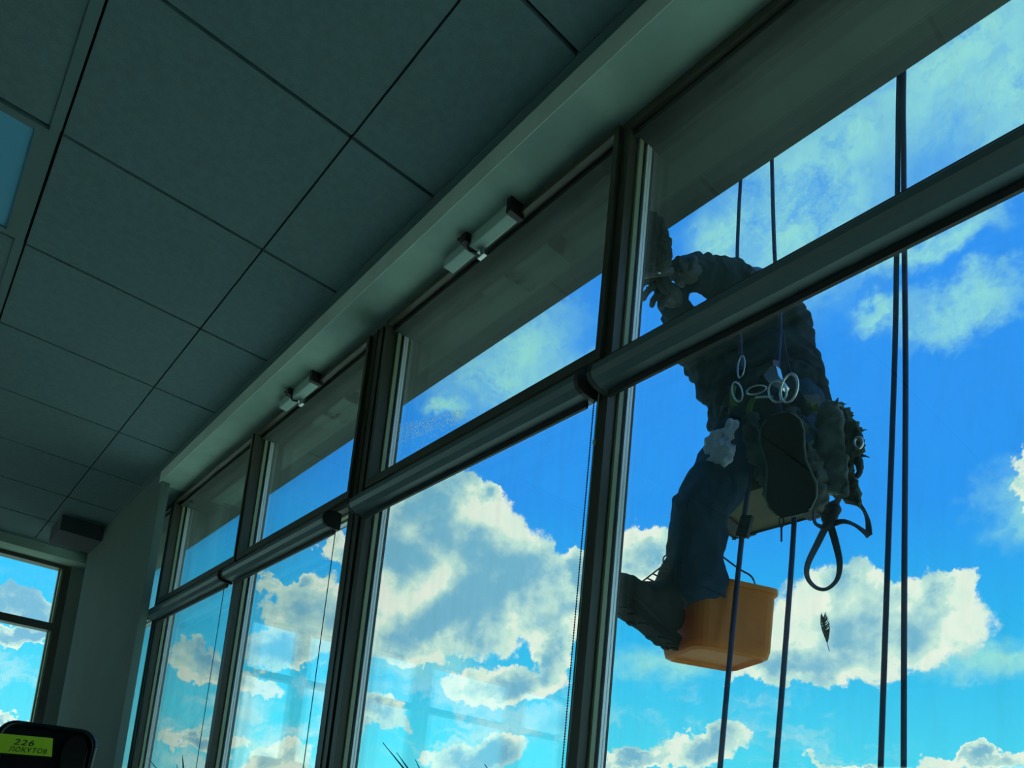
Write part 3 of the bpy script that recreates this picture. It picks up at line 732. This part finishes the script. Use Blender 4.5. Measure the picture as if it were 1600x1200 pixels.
# pouch with fleece cover
PY = -1.64
pv = fwd(1310, 700)
pc = empty('tool_pouch', at(1310, 770, PY), label='ragged grey cloth pouch hanging at his hip, right of the raised boot', cat='pouch')
pw = MB().prism([at(x, y, PY) for x, y in ((1284, 632), (1296, 626), (1310, 627), (1316, 650), (1322, 690), (1326, 730), (1326, 775), (1300, 770), (1276, 764), (1276, 735), (1283, 700), (1278, 660))], pv * .07)
bake(pw, 'pouch_body', M['pouch'], pc, .006, 5, .012, .035)
pw = MB().prism([at(x, y, PY - .02) for x, y in ((1306, 628), (1320, 640), (1332, 658), (1342, 672), (1347, 686), (1346, 705), (1336, 716), (1330, 730), (1336, 752), (1344, 778), (1341, 789), (1326, 782), (1300, 772), (1318, 730))], pv * .09)
fl = bake(pw, 'fleece_cover', M['fleece'], pc, .005, 3, .012, .018)
for x, y, dx, dy in ((1298, 627, 1, -6), (1308, 626, 2, -5), (1315, 633, 8, -2), (1322, 641, 7, -3), (1345, 674, 10, -3), (1347, 712, 12, 3), (1340, 722, 5, 4), (1335, 762, 6, 3), (1343, 786, 5, 4), (1329, 652, 6, -3)):
    p0 = at(x, y, PY - .02); p1 = at(x + dx, y + dy, PY - .02); tf = MB().tube([p0 - (p1 - p0) * .8, p0, (p0 + p1) / 2 + V((0, 0, .001)), p1], [.005, .004, .002, .0005], 6); obj('loose_thread', tf, M['fleece'], fl)
rg = [at(1341 + 6.5 * math.cos(a), 692 + 8.5 * math.sin(a), PY + .03) for a in [2 * PI * i / 16 for i in range(17)]]
obj('ring', MB().tube(rg, .0035, 8, cap=False), M['steel'], pc, True)
obj('hook', MB().tube(smoothpath([at(*p, PY) for p in ((1330, 722), (1338, 716), (1343, 726), (1343, 738), (1337, 746))]), [.010] * 12 + [.009] * 4 + [.007] * 9, 8), M['strap'], pc, True)

# looping black straps below the pouch
sl = empty('webbing_sling', at(1295, 850, -1.72), label='knotted black webbing sling looping down below the pouch', cat='webbing sling')
def strap(pts, w, Y=-1.72, name='strap_loop'):
    q_ = [at(x, y, Y + dy) for x, y, dy in pts]; sp = smoothpath(q_, 8)
    sd = []
    for i in range(len(sp)):
        t_ = i / (len(sp) - 1); dd = (sp[min(i + 1, len(sp) - 1)] - sp[max(i - 1, 0)]).normalized()
        vd_ = sp[i].normalized(); flat = dd.cross(vd_); sd.append((flat * math.cos(1.2 * math.sin(t_ * PI * 1.0)) + vd_ * math.sin(1.2 * math.sin(t_ * PI * 1.0))).normalized())
    obj(name, MB().ribbon(sp, w, .003, sd), M['strap'], sl)
strap([(1292, 820, 0), (1278, 848, .005), (1262, 882, 0), (1262, 903, 0), (1275, 918, -.01), (1292, 920, -.02), (1308, 905, -.02), (1312, 880, -.015), (1306, 850, -.01), (1298, 822, 0)], .017)
strap([(1284, 768, 0), (1274, 795, 0), (1273, 815, .01), (1284, 823, .01), (1292, 822, 0)], .014)
strap([(1290, 768, 0), (1292, 790, 0), (1300, 812, 0), (1303, 822, 0)], .016)
strap([(1311, 775, 0), (1306, 790, 0), (1296, 812, 0), (1293, 826, 0)], .016)
strap([(1303, 818, 0), (1318, 815, .01), (1335, 820, .01), (1352, 832, 0), (1358, 838, -.01)], .014)
strap([(1358, 836, -.01), (1356, 815, -.01), (1350, 798, 0), (1340, 787, 0), (1322, 782, 0)], .014)
kn = MB().ell(at(1297, 806, -1.72), (.022, .016, .028)).ell(at(1302, 796, -1.72), (.018, .014, .022)).ell(at(1294, 820, -1.72), (.016, .013, .016))
bake(kn, 'knot', M['strap'], sl, .004, 3, .004, .02)

# pale gloves clipped at the other hip
gl_ = MB(); GY = -1.575
for x, y, r_ in ((1142, 664, .018), (1136, 678, .022), (1124, 682, .022), (1112, 690, .020), (1128, 695, .026), (1112, 698, .020), (1124, 708, .024), (1138, 705, .022), (1110, 722, .014), (1120, 718, .020), (1134, 716, .020), (1105, 725, .010)):
    gl_.ell(at(x, y, GY), (r_, r_ * .8, r_ * .9))
gg = bake(gl_, 'work_gloves', M['rag'], None, .004, 2, .010, .020)
tag(gg, 'crumpled pale blue-white work gloves hanging at the hip above his bent knee', 'gloves')
ch = empty('carabiner', at(1220, 835, -1.68), label='tiny carabiner with a cord end dangling under the raised boot', cat='carabiner')
pts = [at(1221 + 3.6 * math.cos(a), 816 + 8 * math.sin(a), -1.68) for a in [2 * PI * i / 16 for i in range(17)]]
obj('hook_body', MB().tube(pts, .0022, 6, cap=False), M['strap'], ch, True)
obj('knot', MB().tube([at(1221, 808, -1.68), at(1219, 800, -1.69)], .0025, 6), M['strap'], ch)
obj('cord_end', MB().tube([at(1221, 824, -1.68), at(1221, 846, -1.68)], .0028, 6), M['strap'], ch)

# ---- feather stuck on the outside of the pane
ff = MB(); fp = [at(*p, -1.2650) for p in ((1287, 966), (1289, 985), (1292, 1003), (1296, 1018))]
ff.tube(fp, .0006, 6)
for i in range(26):
    t_ = i / 25; p0 = fp[0].lerp(fp[2], t_); L = 8.5 * math.sin(PI * (.12 + .82 * t_)) + 1
    x = 1286.5 + 6 * t_; y = 966 + 38 * t_
    for s_ in (-1, 1):
        jit = random.uniform(-1.5, 1.5)
        ff.tube([at(x, y, -1.2650), at(x + s_ * L * .55, y - 4 + jit, -1.2656), at(x + s_ * L * .75, y - 9 + jit, -1.2652)], [.0009, .0008, .0002], 5)
tag(obj('feather', ff, M['feather']), 'small grey feather stuck to the big pane below the straps', 'feather')
# ---- spray of water drops in the lower corner of the upper pane
dr = MB(); random.seed(3)
n = 0
while n < 900:
    u_, v_ = random.random(), random.random()
    x = 616 + 110 * u_; y = 735 - (x - 612) * .57 - 2 - 66 * v_ * (1 - .55 * u_)
    if random.random() > .15 + .85 * (abs(v_ - .75) < .25) : continue
    r_ = random.uniform(.0006, .0021)
    bmesh.ops.create_icosphere(dr.b, subdivisions=1, radius=1, matrix=Matrix.Translation(at(x, y, -1.2632)) @ Matrix.Diagonal((r_, r_ * .5, r_ * 1.5, 1))); n += 1
tag(obj('water_drops', dr, M['water']), 'spray of water drops in the lower corner of the second upper pane', 'water drops', kind='stuff')

# ================================================================ inside: chairs and plants at the lower edge
def chair(c, yaw, label):
    """high-backed office chair; c = centre of the top edge of its backrest"""
    c = V(c); t_ = empty('office_chair', (c.x, c.y, FL), label=label, cat='chair', group='black office chairs')
    R_ = Matrix.Rotation(yaw, 3, 'Z')        # local x = width, y = back to front (front away from the camera)
    def P(x, y, z): return c + R_ @ V((x, y, z))
    def outline(k, n=7, H=.60, W=.190):
        pts = []
        for cx, cz, a0, r in ((W - .06, -.06, 0, .06), (-W + .06, -.06, 90, .06), (-W + .08, -H + .05, 180, .05), (W - .08, -H + .05, 270, .05)):
            for i in range(n):
                a = math.radians(a0 + 90 * i / (n - 1)); rr_ = r * k if k > 1 else r
                pts.append((cx + r * math.cos(a), cz + r * math.sin(a)))
        return pts
    o1 = outline(1)
    def bend(x, z): return .035 * (1 - (x / .19) ** 2) + .03 * math.sin((z + .1) * 4)
    fb = MB(); loop = [P(x, bend(x, z), z - .006 - .012 * (x / .19) ** 2) for x, z in o1]; loop.append(loop[0])
    fb.tube(loop, .013, 10, cap=False)
    br = obj('backrest', fb, M['chairf'], t_, True)
    ms = MB(); N = 22; grid = []
    for i in range(N + 1):
        row = []
        for k in range(N + 1):
            z = -.012 - .576 * i / N; w = .18 if -.06 > z > -.5 else .18 - .05 * (1 - math.sqrt(max(0, 1 - (max(0, z + .06) / .06 if z > -.06 else (-.5 - z) / .1) ** 2)))
            x = w * (2 * k / N - 1); row.append(ms.b.verts.new(P(x, bend(x, z) + .004, z - .012 * (x / .19) ** 2)))
        grid.append(row)
    for i in range(N):
        for k in range(N): ms.b.faces.new((grid[i][k], grid[i][k + 1], grid[i + 1][k + 1], grid[i + 1][k]))
    gm_ = bmesh.ops.solidify(ms.b, geom=ms.b.faces[:], thickness=.006)
    obj('mesh_panel', ms, M['chairm'], br, True)
    # smooth hard shell on the right of the back
    sh = MB(); q_ = []
    for x, z in ((.06, -.10), (.078, -.055), (.11, -.035), (.145, -.045), (.165, -.09), (.165, -.50), (.11, -.55), (.07, -.5)): q_.append(P(x, bend(x, z) - .013, z))
    sh.prism(q_, R_ @ V((0, .014, 0)))
    obj('back_shell', sh, M['chairf'], br)
    zs = FL - c.z + .46
    obj('seat', MB().box(-.215, .215, .03, .44, -.035, .035, .025, R_, P(0, .02, zs)), M['chairm'], t_)
    obj('back_bar', MB().tube([P(0, .02, -.45), P(0, .0, zs + .1), P(0, .10, zs - .05), P(0, .26, zs - .05)], .018, 10), M['chairf'], t_)
    obj('gas_lift', MB().tube([P(0, .27, zs - .03), P(0, .27, FL - c.z + .10)], .025, 12), M['chairf'], t_)
    for k in range(5):
        a = 2 * PI * k / 5; d_ = V((math.cos(a), math.sin(a), 0)) * .23
        lg = obj('base_leg', MB().tube([P(0, .27, FL - c.z + .12), P(d_.x, .27 + d_.y, FL - c.z + .075)], [.024, .014], 8), M['chairf'], t_)
        obj('caster', MB().ell(P(d_.x, .27 + d_.y, FL - c.z + .031), (.026, .026, .030)), M['chairf'], lg, True)
    for sx in (-.222, .222):
        obj('armrest', MB().box(-.022, .022, .08, .33, -.015, .015, .01, R_, P(sx, 0, zs + .21)).tube([P(sx, .2, zs + .2), P(sx * .95, .2, zs)], .015, 8), M['chairf'], t_)
    return P
vdir = ray(80, 1132); dep = 3.62
cA = vdir * dep
yawc = math.atan2(vdir.y, vdir.x) - PI / 2
P = chair(cA, yawc, 'black mesh office chair with a yellow handwritten label on its back')
vB = ray(-50, 1127) * 4.95
chair(vB, yawc + .05, 'black office chair cut off by the left edge of the photo')
# yellow label with handwriting
sk = empty('name_label', P(-.12, -.035, -.12), label='yellow-green paper label with handwritten number and name on the chair back', cat='label')
def SP(x, y, off=0.0):       # point on the label plane
    d_ = ray(x, y); n_ = V((vdir.x, vdir.y, 0)).normalized(); k = (cA - n_ * .052).dot(n_) / d_.dot(n_); return d_ * k - n_ * off
lb = MB(); nn_ = V((vdir.x, vdir.y, 0)).normalized()
lb.prism([SP(-3, 1145.5), SP(83, 1153.5), SP(81, 1182.5), SP(-3, 1176)], nn_ * .0012)
obj('paper', lb, M['sticker'], sk)
def text(body, x, y, xr, yr, size_px):
    cu = bpy.data.curves.new('t', 'FONT'); cu.body = body; cu.size = 1; cu.extrude = .01; cu.shear = .25; cu.space_character = 1.12; cu.offset = .007
    to = bpy.data.objects.new('t', cu); S.collection.objects.link(to)
    me = bpy.data.meshes.new_from_object(to.evaluated_get(bpy.context.evaluated_depsgraph_get())); bpy.data.objects.remove(to)
    w = max(v.co.x for v in me.vertices); p0 = SP(x, y, .0012); p1 = SP(xr, yr, .0012); ex = (p1 - p0); L = ex.length; ex.normalize()
    n_ = -nn_; ey = n_.cross(ex).normalized(); sc = L / w; hy = (SP(x, y, 0) - SP(x, y - size_px, 0)).length
    h = max(v.co.y for v in me.vertices)
    for v in me.vertices:
        wob = .02 * math.sin(v.co.x * 5)
        v.co = p0 + ex * v.co.x * sc + ey * (v.co.y / h + wob) * hy + n_ * v.co.z * .01
    me.materials.clear(); me.materials.append(M['ink']); return me
link('number_writing', text('226', 20, 1163, 53, 1166, 9), sk)
link('name_writing', text('ЛОКУТОB', 12.5, 1173.5, 73, 1178, 8), sk)

# potted plants on the sill: only their leaf tips reach into view
def plant(cx, cy, tips, label):
    base = V((cx, cy, SILL)); t_ = empty('potted_plant', base, label=label, cat='plant', group='spiky plants on the sill')
    pr = [(.045, 0), (.050, .005), (.065, .085), (.072, .088), (.072, .100), (.062, .100), (.058, .085)]
    mb = MB(); mb.skin([mb.ring(base + V((0, 0, z)), V((r, 0, 0)), V((0, r, 0)), 24) for r, z in pr]); obj('pot', mb, M['pot'], t_, True)
    obj('soil', MB().tube([base + V((0, 0, .080)), base + V((0, 0, .0865))], .0575, 20), M['soil'], t_)
    for tip in tips:
        p0 = base + V((0, 0, .085)); tp = V(tip); mid = p0.lerp(tp, .55) + V((0, 0, .05))
        if tp.z > SILL + .26: mid = p0.lerp(tp, .5) + (V((p0.x, p0.y, 0)) - V((tp.x, tp.y, 0))) * .12
        pts = smoothpath([p0, mid, tp], 8); n_ = len(pts)
        sd = (tp - p0).cross(ZW).normalized()
        mb = MB(); rings = []
        for i, p in enumerate(pts):
            w = .0065 * (1 - (i / (n_ - 1)) ** 2) + .0006; w *= min(1, .4 + i / 4)
            rings.append([mb.b.verts.new(p + sd * w), mb.b.verts.new(p + V((0, 0, -.0015))), mb.b.verts.new(p - sd * w), mb.b.verts.new(p + V((0, 0, .0012)))])
        mb.skin(rings); obj('leaf', mb, M['leaf'], t_)
def extra(cx, cy, n, r, z):
    return [(cx + r * math.cos(a), cy + .5 * r * math.sin(a), z + random.uniform(-.06, .02)) for a in [2 * PI * (k + .3) / n for k in range(n)]]
plant(1.47, -1.06, [at(598, 1160, -1.04), at(620, 1176, -1.07), at(649, 1187, -1.03)] + extra(1.47, -1.06, 9, .18, .03), 'spiky dark-leaved plant on the sill at the large cloud pane')
plant(1.16, -1.06, [at(757, 1194, -1.05)] + extra(1.16, -1.06, 9, .14, .02), 'spiky plant with a single leaf tip showing left of the wide mullion')
plant(3.30, -1.06, [at(231, 1184, -1.04), at(285, 1179, -1.07), at(276, 1194, -1.06)] + extra(3.3, -1.06, 9, .2, .02), 'spiky dark plant on the sill near the column')
# ================================================================ finish: lift everything to the floor
for o in S.objects:
    if o.parent is None and o.type in ('MESH', 'EMPTY'): o.location.z += LIFT
    if '_o' in o: del o['_o']
